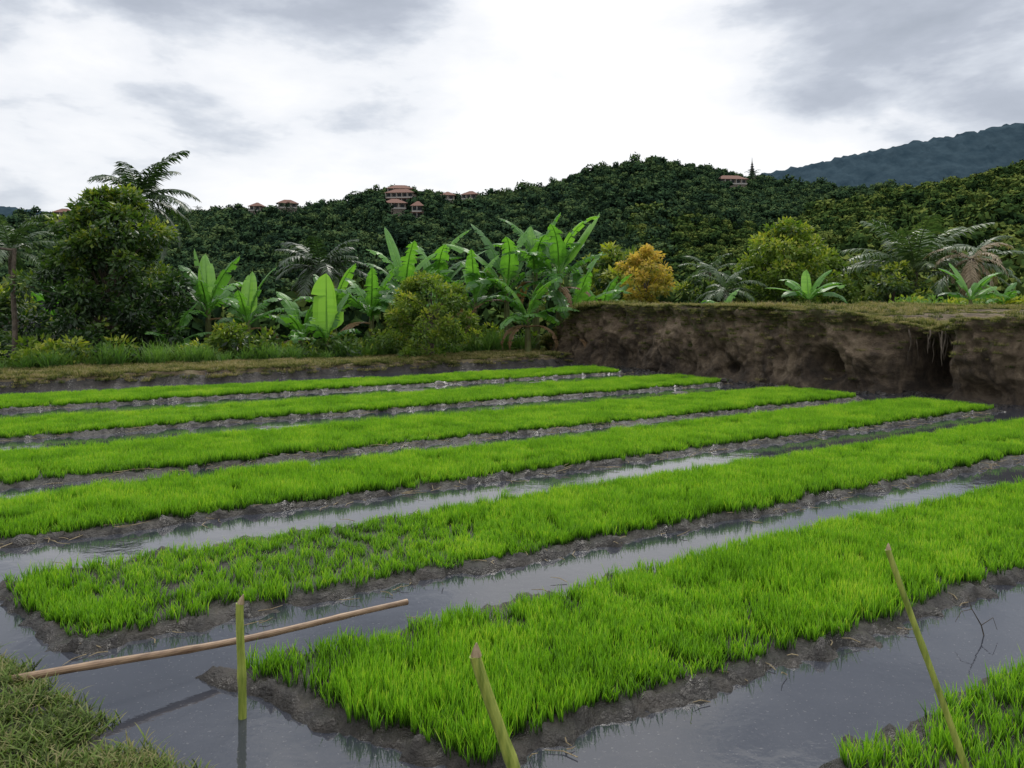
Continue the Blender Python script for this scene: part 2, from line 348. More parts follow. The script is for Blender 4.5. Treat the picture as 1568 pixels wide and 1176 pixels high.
scatter('foreground_bund_grass',np.stack([x_,y_,z-.003],1)[k],rz(nk),np.stack([sc,sc,sc],1),R.randint(0,4,nk),fgc)

# straw litter on mud
mb=MB()
for i in range(600):
    bi=random.choice([1,2,2,3,3,4,4,5,6]);b_=BEDS[bi]
    s=R.uniform(max(b_[2],-.5),12);n=b_[0]-R.uniform(.02,.16) if R.rand()<.8 else b_[1]+R.uniform(0,.2)
    x,y=sn2xy(s,n);z=max(float(paddy_z(np.array([s]),np.array([n]))[0]),0)+.008
    a=R.rand()*6.28;L=R.uniform(.03,.13)*(1 if bi<3 else 1.9);dz=R.uniform(-.005,.03)
    mb.add(*tube([(x,y,z),(x+L*.5*math.cos(a),y+L*.5*math.sin(a),z+dz*.7),(x+L*math.cos(a+.3),y+L*math.sin(a+.3),z+dz)],[.0025,.0025,.0012],4))
M_straw=ground_mat('straw',[(.3,(.16,.12,.07)),(.7,(.42,.34,.2))],6)
mb.obj('straw_litter',M_straw)
mb=MB();mb.add(*tube([(2.27,3.92,-.05),(2.24,3.91,.05),(2.19,3.90,.13),(2.17,3.9,.19)],[.003,.003,.002,.001],5))
mb.add(*tube([(2.24,3.91,.05),(2.29,3.9,.09),(2.31,3.9,.03)],[.002,.002,.001],5));mb.add(*tube([(2.19,3.9,.13),(2.14,3.9,.12),(2.11,3.9,.07)],[.002,.0015,.001],5))
mb.obj('dead_twig',M_bark)

# ---------- stakes
def stake(name,base,top,r,mat,nodes=3):
    e=empty(name);e.location=base
    b=np.array(base);t=np.array(top)-b;pts=[];rad=[]
    K=6*nodes
    for i in range(K+1):
        f=i/K;pts.append(t*f+np.array([math.sin(f*5)*r*.25,0,0]));rad.append(r*(1.16 if i%6==0 and 0<i<K else 1)*(1-.12*f))
    o=MB();o.add(*tube(pts,rad,12));p=o.obj('cane',mat,smooth=False,parent=e)
    o=MB();d=t/np.linalg.norm(t)
    sl=[t-d*.001,t+d*r*1.0+np.array([r*.3,0,0]),t+d*r*2.0+np.array([r*.65,0,0])]
    o.add(*tube(sl,[r*.86,r*.55,r*.12],8));o.obj('cut_end',M_cut,parent=e)
    return e
stake('bamboo_stake',(-1.036,3.14,-.12),(-1.04,3.14,.44),.0165,M_cane,2)
stake('bamboo_stake',(.09,2.50,-.1),(-.108,2.47,.53),.02,M_cane,2)
stake('bamboo_stake',(1.50,2.56,-.1),(1.195,2.6,.81),.0105,M_cane,3)
e=empty('bamboo_pole');mb=MB();a=np.array([-1.95,3.06,.17]);b_=np.array([-.53,4.14,.075]);pts=[];rad=[]
for i in range(31):
    f=i/30;pts.append(a*(1-f)+b_*f+np.array([0,0,-.02*math.sin(f*3.14)+.004*math.sin(f*9)]));rad.append(.0155*(1.12 if i%6==0 else 1)*(1-.1*f))
mb.add(*tube(pts,rad,12));mb.obj('cane',M_cane2,parent=e)

# ---------- terrain
RX=np.array([-900,-325,-283,-234,-200,-159,-126,-101,-89,-60,-43,-2,31,56,89,114,152,181,214,325,700,1200])
RZ=np.array([40,47.4,51.5,53,54.4,54.4,57,60,66,67,62,66,71,80.5,84.7,81.8,75,72,68,62,60,50])+0.
QX=np.array([-900,30,52,75.5,94.7,111,123,147,166,187,243,400,1200]);QZ=np.array([-30,-14,6,14.5,24,30,33.6,38.4,42,46.3,58,80,90])-1.
def terrain(x,y):
    s,n=xy2sn(x,y)
    base=-1.4-.06*np.clip(n-20,0,160)-np.clip(np.hypot(x,y)-200,0,100)*.02
    xs=x*520/np.clip(y,200,900)
    p=(y-180)/340.
    mainz=np.where(p<1,-14+(np.interp(xs,RX,RZ)+14)*np.clip(p,0,1),np.interp(xs,RX,RZ)-(p-1)*70)+fbm(x*.012,y*.012,4)*12*np.clip(p,0,1)*np.clip(1.2-p,0,1)
    xr=x*300/np.clip(y,80,600);q=(y-70)/230.
    rz_=np.where(q<1,-10+(np.interp(xr,QX,QZ)+10)*np.clip(q,0,1)**.9,np.interp(xr,QX,QZ)-(q-1)*45)+fbm(x*.02+9,y*.02,4)*7*np.clip(q,0,1)
    out=np.maximum(base,np.where(p>0,mainz,-99));out=np.maximum(out,np.where(q>0,rz_,-99))
    return out
gx=np.concatenate([np.linspace(-6000,-600,14),np.arange(-590,760,8),np.linspace(800,6000,14)])
gy=np.concatenate([np.linspace(-4000,-100,10),np.arange(-60,720,7),np.linspace(760,6000,16)])
X,Y=np.meshgrid(gx,gy,indexing='ij');Z=terrain(X,Y);Z=np.where(Y>730,-40,Z)
mesh_obj('hill_terrain',np.stack([X.ravel(),Y.ravel(),Z.ravel()],1),grid_faces(len(gx),len(gy)),M_terr,smooth=True)
mp_=np.array([-3000,-1960,-1560,-1380,-960,0,500,640,808,1027,1226,1325,1560,2022,3200]);mz=np.array([250,318,283,267,200,150,300,345,394,438,482,498,543,617,700])+2
gx=np.arange(-3000,3200,9.);gv=np.linspace(0,1,60)
Xm,Vm=np.meshgrid(gx,gv,indexing='ij');rid=np.interp(Xm,mp_,mz)
Ym=1500+1000*Vm+np.where(Vm>.999,30,0);Zm=-60+(rid+60)*Vm**1.1+fbm(Xm*.004,Ym*.004,5)*50*Vm*(1-Vm)*2+(fbm(Xm*.05,Ym*.05,3)+.6*R.rand(*Xm.shape))*12*(Vm>.1)
m,nt,b,out=newmat('mountain_forest');P=pos(nt);n=noise(nt,.02,8,.7,P);r=ramp(nt,[(.35,(.023,.041,.055)),(.65,(.045,.071,.088))]);nt.links.new(n.outputs['Fac'],r.inputs[0]);nt.links.new(r.outputs[0],b.inputs['Base Color']);b.inputs['Roughness'].default_value=1;b.inputs['Specular IOR Level'].default_value=0  # bluish base colour paints distance haze onto the forest
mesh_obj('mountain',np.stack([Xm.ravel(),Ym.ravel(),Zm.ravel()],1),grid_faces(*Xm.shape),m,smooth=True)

# ---------- leaf crowns
def leaves(C,Rd,n,L,W,rs,shell=.55,tang=False):
    k=rs.randint(0,len(C),n);d=rs.normal(size=(n,3));d/=np.linalg.norm(d,axis=1)[:,None]
    rr=Rd[k]*(shell+(1.05-shell)*rs.rand(n)**.7);c=C[k]+d*rr[:,None]*np.array([1,1,.8])
    if tang:
        o=np.cross(d,rs.normal(size=(n,3)));o/=np.linalg.norm(o,axis=1)[:,None];o=o+.35*rs.normal(size=(n,3))
    else:
        o=d+rs.normal(0,.6,(n,3));o[:,2]-=.25
    o/=np.linalg.norm(o,axis=1)[:,None]
    s=np.cross(o,d if tang else rs.normal(size=(n,3)));s/=np.linalg.norm(s,axis=1)[:,None]
    l=L*(.6+.7*rs.rand(n));w=W*(.6+.7*rs.rand(n))
    nn=np.cross(o,s)
    V=np.stack([c,c+o*(l*.45)[:,None]+s*w[:,None]*.5+nn*(w*.15)[:,None],c+o*l[:,None],c+o*(l*.45)[:,None]-s*w[:,None]*.5+nn*(w*.15)[:,None]],1)
    return V,k,c,d
def crown_mesh(C,Rd,n,L,W,seed,tfun,shell=.55,tang=False):
    rs=np.random.RandomState(seed);V,k,c,d=leaves(C,Rd,n,L,W,rs,shell,tang)
    ct=rs.normal(0,.1,len(C));t=tfun(c,d,k)+ct[k]+rs.normal(0,.1,n)
    F=np.arange(n*4).reshape(n,4);return V.reshape(-1,3),F,np.repeat(t,4)
def hilltree(name,seed,mat,kind,n=420):
    rs=np.random.RandomState(seed);K=[11,14,8][kind]
    C=[];Rd=[]
    for i in range(K):
        a=rs.rand()*6.28;zz=rs.uniform(.3,.9)
        rad=[.34,.42,.2][kind]*math.sqrt(max(.05,1-((zz-.5)/.5)**2))*rs.uniform(.2,1)
        C.append((math.cos(a)*rad,math.sin(a)*rad,zz));Rd.append(rs.uniform(.14,.23))
    C=np.array(C);Rd=np.array(Rd)
    V,F,t=crown_mesh(C,Rd,n,.13,.10,seed,lambda c,d,k:.25+.25*d[:,2]+.65*(c[:,2]-.5),.75,True)  # tint paints shading into each crown: lit tops, shaded undersides
    tv,tf=tube([(0,0,-.3),(.02,0,.35),(0,.02,.7)],[.035,.025,.01],5)
    F=F.tolist()+[tuple(i+len(V) for i in f) for f in tf];V=np.concatenate([V,tv]);t=np.concatenate([t,np.full(len(tv),.1)])
    return mesh_obj(name,V,F,mat,tint=t,link=False)
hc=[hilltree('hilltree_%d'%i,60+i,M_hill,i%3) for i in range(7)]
hc2=[hilltree('hilltreeb_%d'%i,80+i,M_hill2,i%3,600) for i in range(7)]
# palm
def frond(mb,base,az,el,L,droop,rs,nl=30,ll=.62,lw=.05,tb=.5,hang=.6):
    d=np.array([math.cos(az),math.sin(az),0]);side=np.array([-math.sin(az),math.cos(az),0]);p=np.array(base,float);K=14;P=[p.copy()];D=[]
    for i in range(K):
        e=el-droop*((i+.5)/K)**1.3;v=d*math.cos(e)+np.array([0,0,1])*math.sin(e);D.append(v);p=p+v*L/K;P.append(p.copy())
    mb.add(*tube(P,[.03*L/3*(1-.85*i/K) for i in range(K+1)],4),t=tb+.15)
    for i in range(nl):
        f=.12+.88*i/nl;q=f*K;j=min(int(q),K-1);c=P[j]+(P[j+1]-P[j])*(q-j);v=D[j]
        l=ll*math.sin(math.pi*min(1,f*.85+.12))**.6*rs.uniform(.7,1.15)*L/3
        for sg in(-1,1):
            o=side*sg*.85+v*rs.uniform(.4,.9);o[2]-=hang*.3*rs.uniform(.2,2.);o/=np.linalg.norm(o)
            o2=o.copy();o2[2]-=hang*rs.uniform(.6,1.5);o2/=np.linalg.norm(o2)
            w=v*lw*L/3;t=tb+rs.normal(0,.15)
            m1=c+o*l*.5;m2=m1+o2*l*.5
            mb.add([c-w*.4,c+w*.4,m1+w*.8,m1-w*.8,m2],[(0,1,2,3),(3,2,4)],t=t)
def palm_mesh(seed,nf,L,tb,el0=-.3,el1=1.35,droop=1.5,**k):
    rs=np.random.RandomState(seed);mb=MB()
    for i in range(nf):
        a=i*2.399+rs.normal(0,.15);f=(i+.5)/nf
        frond(mb,(0,0,0),a,el1-(el1-el0)*f+rs.normal(0,.08),L*rs.uniform(.85,1.1),droop*rs.uniform(.7,1.1),rs,tb=tb,**k)
    return mb
def palm(name,x,y,zb,zc,nf,L,seed,mat=M_palm,tb=.45,tr=.13,**k):
    e=empty(name);e.location=(x,y,zb)
    mb=palm_mesh(seed,nf,L,tb,**k);o=mb.obj('fronds',mat,parent=e);o.location=(0,0,zc-zb)
    t=MB();h=zc-zb;t.add(*tube([(0,0,0),(.1,0,h*.4),(.05,0,h*.8),(0,0,h+.05)],[tr*1.4,tr,tr*.85,tr*.8],9));t.obj('trunk',M_bark,parent=e)
    return e
mb=palm_mesh(5,12,.42,.3,nl=14,lw=.09);V=np.concatenate(mb.V)+np.array([0,0,.85]);tv,tf=tube([(0,0,-.3),(.02,0,.85)],[.02,.015],5)
def palmv(nm,mat): return mesh_obj(nm,np.concatenate([V,tv]),mb.F+[tuple(i+len(V) for i in f) for f in tf],mat,tint=np.concatenate([np.concatenate(mb.T),np.full(len(tv),.3)]),link=False)
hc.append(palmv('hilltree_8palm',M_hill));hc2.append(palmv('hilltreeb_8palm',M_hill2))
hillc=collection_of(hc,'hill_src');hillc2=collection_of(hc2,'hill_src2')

HOUSES=[ # name,x,y,w,d,storeys,rot,lift
 ('hillside_villa',-67,490,14,8,1,.1,5),('hillside_villa',-61,452,15,8,2,-.12,3),('hillside_villa',-60,420,11,8,1,.15,4),('hillside_villa',-45,392,4.5,6,2,0,3),
 ('hill_house',-137,500,11,7,1,.3,6.5),('hill_house',-157,505,7,6,1,-.2,6),('hill_house',-39,497,8,7,1,.1,5.5),('hill_house',-25,500,9,7,1,-.3,5),('hill_house',124,465,16,7,1,.1,4),('hill_house',-262,480,10,7,1,.3,7)]
def excl(x,y):
    k=np.ones(len(x),bool)
    for h in HOUSES:
        hx,hy,w=h[1],h[2],h[3]
        k&=~((np.abs(x-hx*y/hy)<w*.5+1)&(y<hy+8)&(y>hy-24))
    return k
n_=12500;x=R.uniform(-.75,.85,n_);y=np.sqrt(R.uniform(130**2,545**2,n_));x=x*y
t_right=(np.interp(x*300/np.clip(y,80,600),QX,QZ)>-5)&(y<330)&(x>0.19*y)
k=excl(x,y)&~t_right;x=x[k];y=y[k];z=terrain(x,y);n_=len(x)
sc=R.uniform(5.,10.,n_)*np.where(y>500,.9,1)*np.where(R.rand(n_)<.08,1.35,1);wd=sc*R.uniform(.85,1.4,n_)
idx=R.randint(0,7,n_);idx[R.rand(n_)<.07]=7
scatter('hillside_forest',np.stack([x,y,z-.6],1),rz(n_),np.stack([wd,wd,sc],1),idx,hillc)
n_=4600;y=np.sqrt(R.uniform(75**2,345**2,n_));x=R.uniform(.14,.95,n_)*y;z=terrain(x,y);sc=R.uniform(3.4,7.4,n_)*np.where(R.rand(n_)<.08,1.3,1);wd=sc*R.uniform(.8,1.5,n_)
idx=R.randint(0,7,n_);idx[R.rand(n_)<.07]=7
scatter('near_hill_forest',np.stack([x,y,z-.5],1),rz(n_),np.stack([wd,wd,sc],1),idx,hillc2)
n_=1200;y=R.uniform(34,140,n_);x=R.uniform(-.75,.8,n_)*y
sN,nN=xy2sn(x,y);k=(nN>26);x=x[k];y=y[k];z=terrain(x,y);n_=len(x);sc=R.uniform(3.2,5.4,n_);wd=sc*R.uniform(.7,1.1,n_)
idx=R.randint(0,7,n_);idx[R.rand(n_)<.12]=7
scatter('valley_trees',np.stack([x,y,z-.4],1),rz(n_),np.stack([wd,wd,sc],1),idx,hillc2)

# ---------- houses
def simple(name,c): 
    return ground_mat(name,[(.3,tuple(v*.8 for v in c)),(.7,c)],1.5,.85,.2,.02)
M_wall=simple('villa_plaster',(.20,.17,.14));M_roof=simple('terracotta_roof',(.17,.085,.062));M_glass=simple('window_dark',(.03,.035,.04));M_trim=simple('pale_trim',(.36,.34,.31))
def box(x0,x1,y0,y1,z0,z1):
    V=[(x,y,z) for x in(x0,x1) for y in(y0,y1) for z in(z0,z1)]
    return V,[(0,1,3,2),(4,6,7,5),(0,4,5,1),(2,3,7,6),(0,2,6,4),(1,5,7,3)]
def house(name,x,y,w,d,st_,rot,lift):
    z=float(terrain(np.array([x*1.]),np.array([y*1.]))[0])+lift;e=empty(name);e.location=(x,y,z);e.rotation_euler=(0,0,rot)
    wl=MB();wl.add(*box(-w/2,w/2,-d/2,d/2,-9,st_*3.1));wl.obj('walls',M_wall,parent=e)
    ro=MB()
    for k in range(st_):
        zt=(k+1)*3.1;ov=1.1;
        if k==st_-1:
            a=w/2+ov;b=d/2+ov;hh_=2.6;r_=max(.5,w/2-d/2)
            ro.add([(-a,-b,zt),(a,-b,zt),(a,b,zt),(-a,b,zt),(-r_,0,zt+hh_),(r_,0,zt+hh_)],[(0,1,5,4),(1,2,5),(2,3,4,5),(3,0,4),(3,2,1,0)])
        else:
            ro.add(*box(-w/2-1,w/2+1,-d/2-1.6,-d/2-.01,zt-.15,zt+.1))
    ro.obj('roof',M_roof,parent=e)
    wi=MB();tr=MB();nw=max(2,int(w/3))
    for k in range(st_):
        for i in range(nw):
            cx=-w/2+(i+.5)*w/nw;wi.add(*box(cx-1.0,cx+1.0,-d/2-.04,-d/2+.1,k*3.1+.3,k*3.1+2.5))
            tr.add(*box(cx-w/nw/2-.12,cx-w/nw/2+.12,-d/2-1.45,-d/2-1.25,k*3.1,k*3.1+2.9))
        tr.add(*box(-w/2,w/2,-d/2-1.4,-d/2-1.34,k*3.1+.1,k*3.1+.8))
    wi.obj('windows',M_glass,parent=e);tr.obj('balcony',M_trim,parent=e)
for h in HOUSES: house(*h)
e=empty('temple_tower');x,y=148,505;z=float(terrain(np.array([x*1.]),np.array([y*1.]))[0])+1.5;e.location=(x,y,z)
mb=MB();ro=MB()
mb.add(*box(-1.6,1.6,-1.6,1.6,-3,6))
for i in range(6):
    a=2.3-.32*i;b=a*.45;z0=6+i*1.5
    ro.add([(-a,-a,z0),(a,-a,z0),(a,a,z0),(-a,a,z0),(-b,-b,z0+.8),(b,-b,z0+.8),(b,b,z0+.8),(-b,b,z0+.8)],[(3,2,1,0),(0,1,5,4),(1,2,6,5),(2,3,7,6),(3,0,4,7),(4,5,6,7)])
    mb.add(*box(-b*.9,b*.9,-b*.9,b*.9,z0+.79,z0+1.5))
ro.add(*tube([(0,0,15),(0,0,18)],[.25,.05],6))
mb.obj('tiers',M_wall,parent=e);ro.obj('roofs',M_glass,parent=e)

# ---------- garden trees
def tree(name,x,y,z0,H,prof,ncl,nl,L,W,cr,mat,seed,tr=.1,tbase=.3,ytop=.4,low=.05,shell=.4):
    rs=np.random.RandomState(seed);e=empty(name);e.location=(x,y,z0);C=[];Rd=[]
    for i in range(ncl):
        f=low+(1-low)*((i+rs.rand())/ncl);r=np.interp(f,prof[0],prof[1])
        a=rs.rand()*6.283;q=r*math.sqrt(rs.uniform(.12,1))*rs.uniform(.85,1.12)
        C.append((math.cos(a)*q,math.sin(a)*q,f*H*rs.uniform(.97,1.02)));Rd.append(cr*rs.uniform(.65,1.25)*(1 if f<.85 else .7))
    C=np.array(C);Rd=np.array(Rd)
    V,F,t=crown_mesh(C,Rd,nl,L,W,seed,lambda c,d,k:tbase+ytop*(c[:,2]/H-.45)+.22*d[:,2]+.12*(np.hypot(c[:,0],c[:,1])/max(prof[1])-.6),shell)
    mesh_obj('crown',V,F,mat,tint=t,parent=e)
    tb=MB();tb.add(*tube([(0,0,-.2),(.03,0,H*.3),(0,.02,H*.6),(0,0,H*.88)],[tr*1.3,tr,tr*.6,tr*.2],8))
    for i in range(0,ncl,3):
        c=C[i];b0=np.array([0,0,max(.1,c[2]*.55)]);m_=(b0+c)/2+np.array([0,0,.05*H]);tb.add(*tube([b0,m_,c],[tr*.35,tr*.22,tr*.08],5))
    tb.obj('trunk',M_bark,parent=e);return e
PR=([0,.2,.5,.8,1],[1.5,1.8,1.65,1.2,.4])
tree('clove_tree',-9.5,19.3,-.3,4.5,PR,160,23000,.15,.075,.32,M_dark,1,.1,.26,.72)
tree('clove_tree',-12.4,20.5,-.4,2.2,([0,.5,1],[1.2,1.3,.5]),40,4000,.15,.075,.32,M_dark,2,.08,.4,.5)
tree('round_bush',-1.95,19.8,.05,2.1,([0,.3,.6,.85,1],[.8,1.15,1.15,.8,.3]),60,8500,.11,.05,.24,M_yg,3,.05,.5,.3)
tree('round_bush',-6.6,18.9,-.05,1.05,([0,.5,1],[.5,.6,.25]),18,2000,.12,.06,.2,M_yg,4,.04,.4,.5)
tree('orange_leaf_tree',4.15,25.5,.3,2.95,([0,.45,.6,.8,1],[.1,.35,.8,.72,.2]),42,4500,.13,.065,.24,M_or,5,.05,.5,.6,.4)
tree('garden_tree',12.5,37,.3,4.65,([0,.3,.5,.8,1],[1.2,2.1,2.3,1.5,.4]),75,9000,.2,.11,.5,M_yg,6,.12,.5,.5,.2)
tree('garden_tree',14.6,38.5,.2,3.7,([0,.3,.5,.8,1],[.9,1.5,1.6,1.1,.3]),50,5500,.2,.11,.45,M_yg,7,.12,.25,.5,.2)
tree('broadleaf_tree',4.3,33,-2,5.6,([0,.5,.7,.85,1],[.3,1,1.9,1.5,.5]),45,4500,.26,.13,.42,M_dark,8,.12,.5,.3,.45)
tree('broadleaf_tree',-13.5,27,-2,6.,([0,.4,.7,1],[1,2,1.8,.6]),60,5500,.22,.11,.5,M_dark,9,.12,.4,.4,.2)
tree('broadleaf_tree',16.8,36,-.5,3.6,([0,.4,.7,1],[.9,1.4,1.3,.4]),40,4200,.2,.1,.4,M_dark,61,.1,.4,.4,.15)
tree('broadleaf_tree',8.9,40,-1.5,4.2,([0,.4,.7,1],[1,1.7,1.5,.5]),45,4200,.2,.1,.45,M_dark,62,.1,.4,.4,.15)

# ---------- banana plants
def banana_leaf(mb,base,az,el,L,W,droop,rs,tb,fold=.35,pet=.16,tear=.3,bnd=.25):
    d=np.array([math.cos(az),math.sin(az),0]);side=np.array([-math.sin(az),math.cos(az),0]);K=22;p=np.array(base,float);P=[p.copy()];D=[]
    bend=rs.normal(0,bnd)
    for i in range(K):
        f=(i+.5)/K;e=el-droop*f**1.6;dd=d*math.cos(bend*f)+side*math.sin(bend*f)
        v=dd*math.cos(e)+np.array([0,0,1])*math.sin(e);D.append(v);p=p+v*L/K;P.append(p.copy())
    D.append(D[-1])
    mb.add(*tube(P,[.028*(1-.8*i/K) for i in range(K+1)],5),t=tb+.3)
    def w(f):
        g=(f-pet)/(1-pet)
        return 0 if g<=0 else W*.5*min(1,(g*6)**.6)*(max(0,1-g**4))**.7
    for sg in(-1,1):
        fo=fold+rs.normal(0,.1);off=0
        for i in range(K):
            f0=i/K;f1=(i+1)/K
            if f1<=pet: continue
            torn=rs.rand()<tear
            if torn: off=rs.uniform(0,.5)
            def outer(j,f,o_):
                sd=np.cross(D[j],np.array([0,0,1.]));
                if np.linalg.norm(sd)<.15: sd=side.copy()
                sd/=np.linalg.norm(sd);up=np.cross(sd,D[j])
                if up[2]<0: up=-up
                a=fo-o_;cv=.5 if W<.75 else .15
                q=sd*sg*math.cos(a)+up*math.sin(a)
                m=P[j]+q*w(f)*.5
                q2=sd*sg*math.cos(a-cv-o_)+up*math.sin(a-cv-o_)
                return m,m+q2*w(f)*.52
            a0,b0=outer(i,f0,off);a1,b1=outer(i+1,f1,off)
            if torn:
                g=rs.uniform(.25,.6);b0=b0*(1-g)+b1*g;
            t=tb+rs.normal(0,.05)
            mb.add([P[i],P[i+1],a1,a0,b1,b0],[(0,1,2,3),(3,2,4,5)],t=t)
def banana(name,x,y,z0,hs,nl,L,W,seed,specs=(),dry=2,el=(1.4,.45),tb=.4,tear=.35):
    rs=np.random.RandomState(seed);e=empty(name);e.location=(x,y,z0)
    s=MB();s.add(*tube([(0,0,-.3),(.02,0,hs*.5),(0,.02,hs)],[.12*min(1,hs),.09*min(1,hs)+.01,.05],9))
    s.obj('stem',M_stem,parent=e)
    mb=MB()
    for i in range(nl):
        f=(i+.5)/nl;az=i*2.4+rs.normal(0,.3);ee=el[0]+(el[1]-el[0])*f
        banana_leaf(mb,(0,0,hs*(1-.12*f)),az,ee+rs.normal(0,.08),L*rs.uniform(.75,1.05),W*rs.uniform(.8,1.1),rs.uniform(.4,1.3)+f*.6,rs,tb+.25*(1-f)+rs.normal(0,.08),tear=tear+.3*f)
    for (az,ee,l,w_,dr,tt) in specs:
        banana_leaf(mb,(0,0,hs*.95),az,ee,l,w_,dr,rs,tt,fold=.25 if w_<.75 else .05,tear=.08,bnd=.25 if w_<.75 else .02)
    mb.obj('leaves',M_ban,parent=e)
    if dry:
        mb=MB()
        for i in range(dry):
            banana_leaf(mb,(0,0,hs*.85),rs.rand()*6.28,.2,L*.75,W*.45,2.2,rs,.5,tear=.7)
        mb.obj('dry_leaves',M_bdry,parent=e)
    return e
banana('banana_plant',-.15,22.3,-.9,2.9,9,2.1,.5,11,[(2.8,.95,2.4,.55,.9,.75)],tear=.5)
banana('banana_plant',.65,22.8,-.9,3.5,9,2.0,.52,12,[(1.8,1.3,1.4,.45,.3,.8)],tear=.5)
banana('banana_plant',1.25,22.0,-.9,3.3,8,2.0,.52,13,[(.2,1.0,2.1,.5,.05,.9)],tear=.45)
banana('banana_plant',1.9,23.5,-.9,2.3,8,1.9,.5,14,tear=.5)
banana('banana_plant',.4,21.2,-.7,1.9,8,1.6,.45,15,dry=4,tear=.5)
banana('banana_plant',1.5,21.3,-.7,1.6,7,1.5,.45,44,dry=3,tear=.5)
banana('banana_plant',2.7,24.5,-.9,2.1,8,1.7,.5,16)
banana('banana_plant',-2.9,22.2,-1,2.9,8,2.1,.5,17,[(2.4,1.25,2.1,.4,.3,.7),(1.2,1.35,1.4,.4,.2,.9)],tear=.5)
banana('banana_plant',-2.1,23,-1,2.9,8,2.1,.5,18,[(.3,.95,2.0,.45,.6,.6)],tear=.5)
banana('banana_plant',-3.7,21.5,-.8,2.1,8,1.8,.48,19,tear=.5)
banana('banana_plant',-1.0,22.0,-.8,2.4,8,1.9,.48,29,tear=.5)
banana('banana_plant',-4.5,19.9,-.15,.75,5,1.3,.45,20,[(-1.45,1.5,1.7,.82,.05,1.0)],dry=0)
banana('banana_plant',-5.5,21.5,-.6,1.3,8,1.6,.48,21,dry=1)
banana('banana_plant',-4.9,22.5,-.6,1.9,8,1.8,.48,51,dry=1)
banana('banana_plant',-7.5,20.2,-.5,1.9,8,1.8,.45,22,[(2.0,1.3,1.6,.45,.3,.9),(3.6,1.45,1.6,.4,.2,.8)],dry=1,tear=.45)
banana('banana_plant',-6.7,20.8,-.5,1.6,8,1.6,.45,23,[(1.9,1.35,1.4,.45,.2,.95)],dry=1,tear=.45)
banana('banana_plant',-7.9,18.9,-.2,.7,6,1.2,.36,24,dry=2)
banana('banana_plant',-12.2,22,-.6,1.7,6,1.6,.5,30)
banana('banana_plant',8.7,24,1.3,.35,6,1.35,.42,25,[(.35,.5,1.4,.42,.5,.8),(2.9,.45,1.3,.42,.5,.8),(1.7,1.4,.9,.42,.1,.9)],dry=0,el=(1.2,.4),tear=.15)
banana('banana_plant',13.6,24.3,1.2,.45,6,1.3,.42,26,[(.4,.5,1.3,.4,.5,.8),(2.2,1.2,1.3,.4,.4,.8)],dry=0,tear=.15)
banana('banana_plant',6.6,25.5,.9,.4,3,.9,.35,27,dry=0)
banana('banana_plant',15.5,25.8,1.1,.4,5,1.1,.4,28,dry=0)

# ---------- palms
palm('coconut_palm',-20.5,45,-4,7.1,26,3.8,31,tb=.35,el0=-.7,droop=1.6,ll=.8,lw=.055,nl=38)
palm('coconut_palm',-24.5,40,-4,4.0,16,3.2,32,tb=.35,nl=34)
palm('coconut_palm',-8.9,38,-3,3.0,20,2.6,33,tb=.2,ll=.8,lw=.06,nl=36)
palm('coconut_palm',18.7,38,-1,2.9,22,3.9,34,tb=.6,el0=.15,ll=.75,lw=.045,nl=38,droop=1.1)
palm('coconut_palm',9.4,36,-1,2.0,16,1.9,35,tb=.4,lw=.06)
palm('coconut_palm',24.5,44,-1,3.2,16,3.2,38,tb=.4,lw=.045,nl=34)
palm('dead_palm',20.2,36,0,3.4,18,2.1,36,mat=M_dpalm,tb=.6,el0=-1.2,el1=.9,droop=2.2,nl=24,lw=.07)
palm('coconut_palm',14.5,60,-4,3.6,14,2.6,37,tb=.3)

# ---------- undergrowth behind the berm
def shrub(name,seed,mat):
    rs=np.random.RandomState(seed);C=np.stack([rs.normal(0,.25,9),rs.normal(0,.25,9),rs.uniform(.1,.7,9)],1);Rd=rs.uniform(.15,.28,9)
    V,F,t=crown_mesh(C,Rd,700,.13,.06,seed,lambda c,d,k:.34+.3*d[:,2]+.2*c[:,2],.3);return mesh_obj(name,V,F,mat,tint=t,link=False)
sh=collection_of([shrub('shrub_%d'%i,i,[M_dark,M_yg,M_tall,M_dark][i%4]) for i in range(8)],'shrub_src')
n_=720;s=R.uniform(-9,12.4,n_);n=17.6+R.uniform(1.4,8,n_);x,y=sn2xy(s,n);z=np.maximum(paddy_z(s,n),-1.2)-.05;sc=R.uniform(.5,1.4,n_)
scatter('undergrowth_shrubs',np.stack([x,y,z],1),rz(n_),np.stack([sc,sc,sc],1),R.randint(0,8,n_),sh)
n_=1100;s=R.uniform(-9,12.4,n_);n=17.6+R.uniform(.9,4.5,n_);x,y=sn2xy(s,n);z=np.maximum(paddy_z(s,n),-1.2)-.03
sc=R.uniform(.4,.95,n_)*(1+.8*fbm(s*.7,n*.7,3))
scatter('tall_grass',np.stack([x,y,z],1),rz(n_),np.stack([sc,sc,sc],1),R.randint(0,4,n_),tallc)
n_=420;n=R.uniform(0,18,n_);s=13+R.uniform(14,19,n_);x,y=sn2xy(s,n);z=np.full(n_,.45);sc=R.uniform(.8,1.5,n_)
scatter('terrace_shrubs',np.stack([x,y,z],1),rz(n_),np.stack([sc,sc,sc],1),R.randint(0,8,n_),sh)
e=empty('wooden_post');e.location=(-10.95,18.0,0);mb=MB();mb.add(*tube([(0,0,-.3),(.03,0,1.),(-.02,0,1.9),(.02,0,2.75)],[.06,.055,.05,.04],8));mb.add(*tube([(0,0,2.7),(-.5,0,2.78),(-1.2,.1,2.7)],[.035,.03,.02],6));mb.obj('post',M_bark,parent=e)

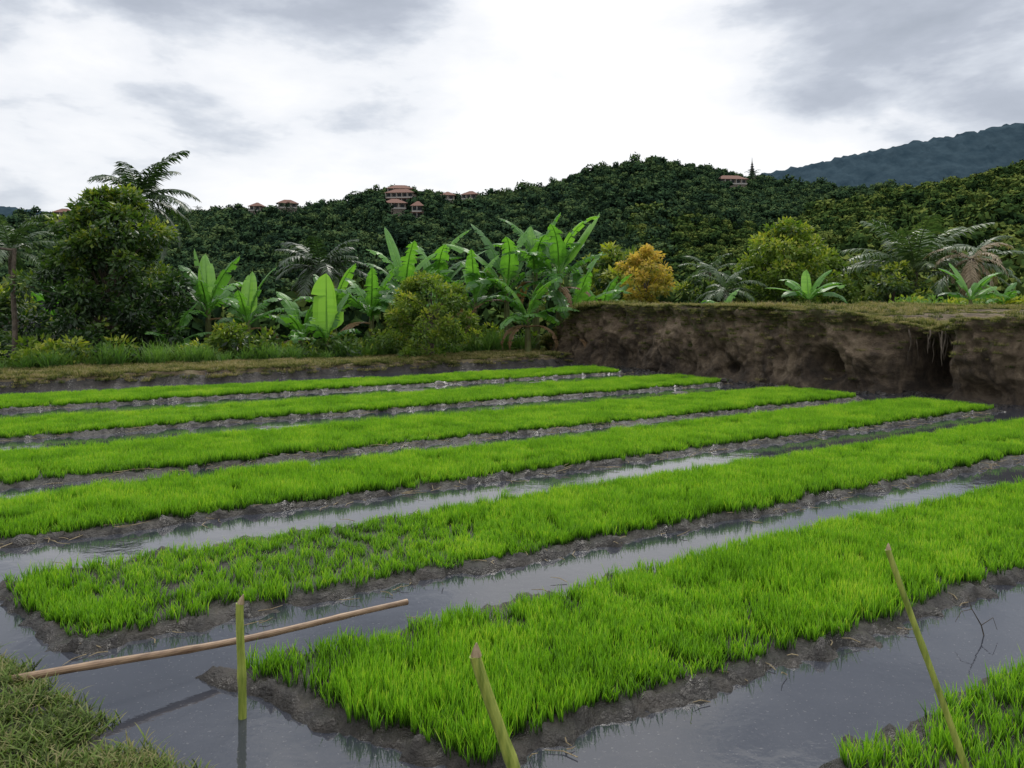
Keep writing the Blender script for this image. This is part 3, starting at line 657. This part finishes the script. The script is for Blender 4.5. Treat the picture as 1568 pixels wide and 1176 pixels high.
# ---------- world sky with clouds
w=bpy.data.worlds.new('World');scene.world=w;w.use_nodes=True;nt=w.node_tree;bg=nt.nodes['Background']
sky=nt.nodes.new('ShaderNodeTexSky');sky.sky_type='NISHITA';sky.sun_disc=False
EL=math.radians(50);AZ=math.radians(8)   # sun ahead of camera, slightly right
sky.sun_elevation=EL;sky.sun_rotation=AZ
tc=nt.nodes.new('ShaderNodeTexCoord');D=tc.outputs['Generated']
nrm=nt.nodes.new('ShaderNodeVectorMath');nrm.operation='NORMALIZE';nt.links.new(D,nrm.inputs[0]);D=nrm.outputs[0]
mp=nt.nodes.new('ShaderNodeMapping');mp.inputs['Scale'].default_value=(1,1,2.6);mp.inputs['Location'].default_value=(.3,.1,.2);nt.links.new(D,mp.inputs[0])
n1=noise(nt,3.2,6,.5,mp.outputs[0],.4);n2=noise(nt,8,5,.6,mp.outputs[0],.15)
def lobe(px,pz,k,amp):
    v=Vector((px,1,pz)).normalized();d=nt.nodes.new('ShaderNodeVectorMath');d.operation='DOT_PRODUCT';nt.links.new(D,d.inputs[0]);d.inputs[1].default_value=v
    e=mth(nt,'POWER',mth(nt,'MAXIMUM',d.outputs['Value'],0.),k);return mth(nt,'MULTIPLY',e,amp)
v=mth(nt,'ADD',mth(nt,'MULTIPLY',mth(nt,'SUBTRACT',n1.outputs['Fac'],.5),1.3),mth(nt,'MULTIPLY',mth(nt,'SUBTRACT',n2.outputs['Fac'],.5),.6))
v=mth(nt,'ADD',v,.65)
for L_ in [(.05,.22,60,.32),(.12,.36,150,.25),(.28,.2,120,.25),(-.3,.27,250,.22),(-.5,.29,250,.18),(-.48,.41,110,-.48),(-.2,.40,180,-.48),(.42,.38,90,-.38),(.62,.28,110,-.10),(.5,.22,200,.15),(-.38,.18,200,-.16)]:
    v=mth(nt,'ADD',v,lobe(*L_))
r=ramp(nt,[(.15,(.40,.44,.51)),(.38,(.51,.55,.63)),(.52,(.70,.74,.81)),(.63,(.92,.94,.98)),(.85,(1.05,1.05,1.06))]);nt.links.new(v,r.inputs[0])
sx=nt.nodes.new('ShaderNodeSeparateXYZ');nt.links.new(D,sx.inputs[0])
zr=nt.nodes.new('ShaderNodeMapRange');zr.inputs[1].default_value=.40;zr.inputs[2].default_value=.8;zr.inputs[3].default_value=1.;zr.inputs[4].default_value=1.8;nt.links.new(sx.outputs[2],zr.inputs[0])
sc_=nt.nodes.new('ShaderNodeVectorMath');sc_.operation='SCALE';nt.links.new(r.outputs[0],sc_.inputs[0]);nt.links.new(zr.outputs[0],sc_.inputs['Scale'])
bg.inputs['Strength'].default_value=.10;nt.links.new(sky.outputs[0],bg.inputs['Color'])
bg2=nt.nodes.new('ShaderNodeBackground');nt.links.new(sc_.outputs[0],bg2.inputs['Color']);bg2.inputs['Strength'].default_value=1.
ms=nt.nodes.new('ShaderNodeMixShader');ms.inputs[0].default_value=.93;nt.links.new(bg.outputs[0],ms.inputs[1]);nt.links.new(bg2.outputs[0],ms.inputs[2]);nt.links.new(ms.outputs[0],nt.nodes['World Output'].inputs[0])
sl=bpy.data.lights.new('sun','SUN');sl.energy=1.5;sl.angle=math.radians(14);sl.color=(1,.95,.86);so=bpy.data.objects.new('sun',sl);scene.collection.objects.link(so)
dv=Vector((math.sin(AZ)*math.cos(EL),math.cos(AZ)*math.cos(EL),math.sin(EL)));so.rotation_euler=dv.to_track_quat('Z','Y').to_euler()

# ---------- camera
cd=bpy.data.cameras.new('camera');cam=bpy.data.objects.new('camera',cd);scene.collection.objects.link(cam);scene.camera=cam
cam.location=(0,0,1.6);cam.rotation_euler=(math.radians(90),0,0);cd.sensor_width=36;cd.lens=28.8;cd.shift_y=-.0816;cd.clip_end=12000;cd.clip_start=.05
scene.view_settings.view_transform='Standard';scene.view_settings.look='None';scene.view_settings.exposure=0
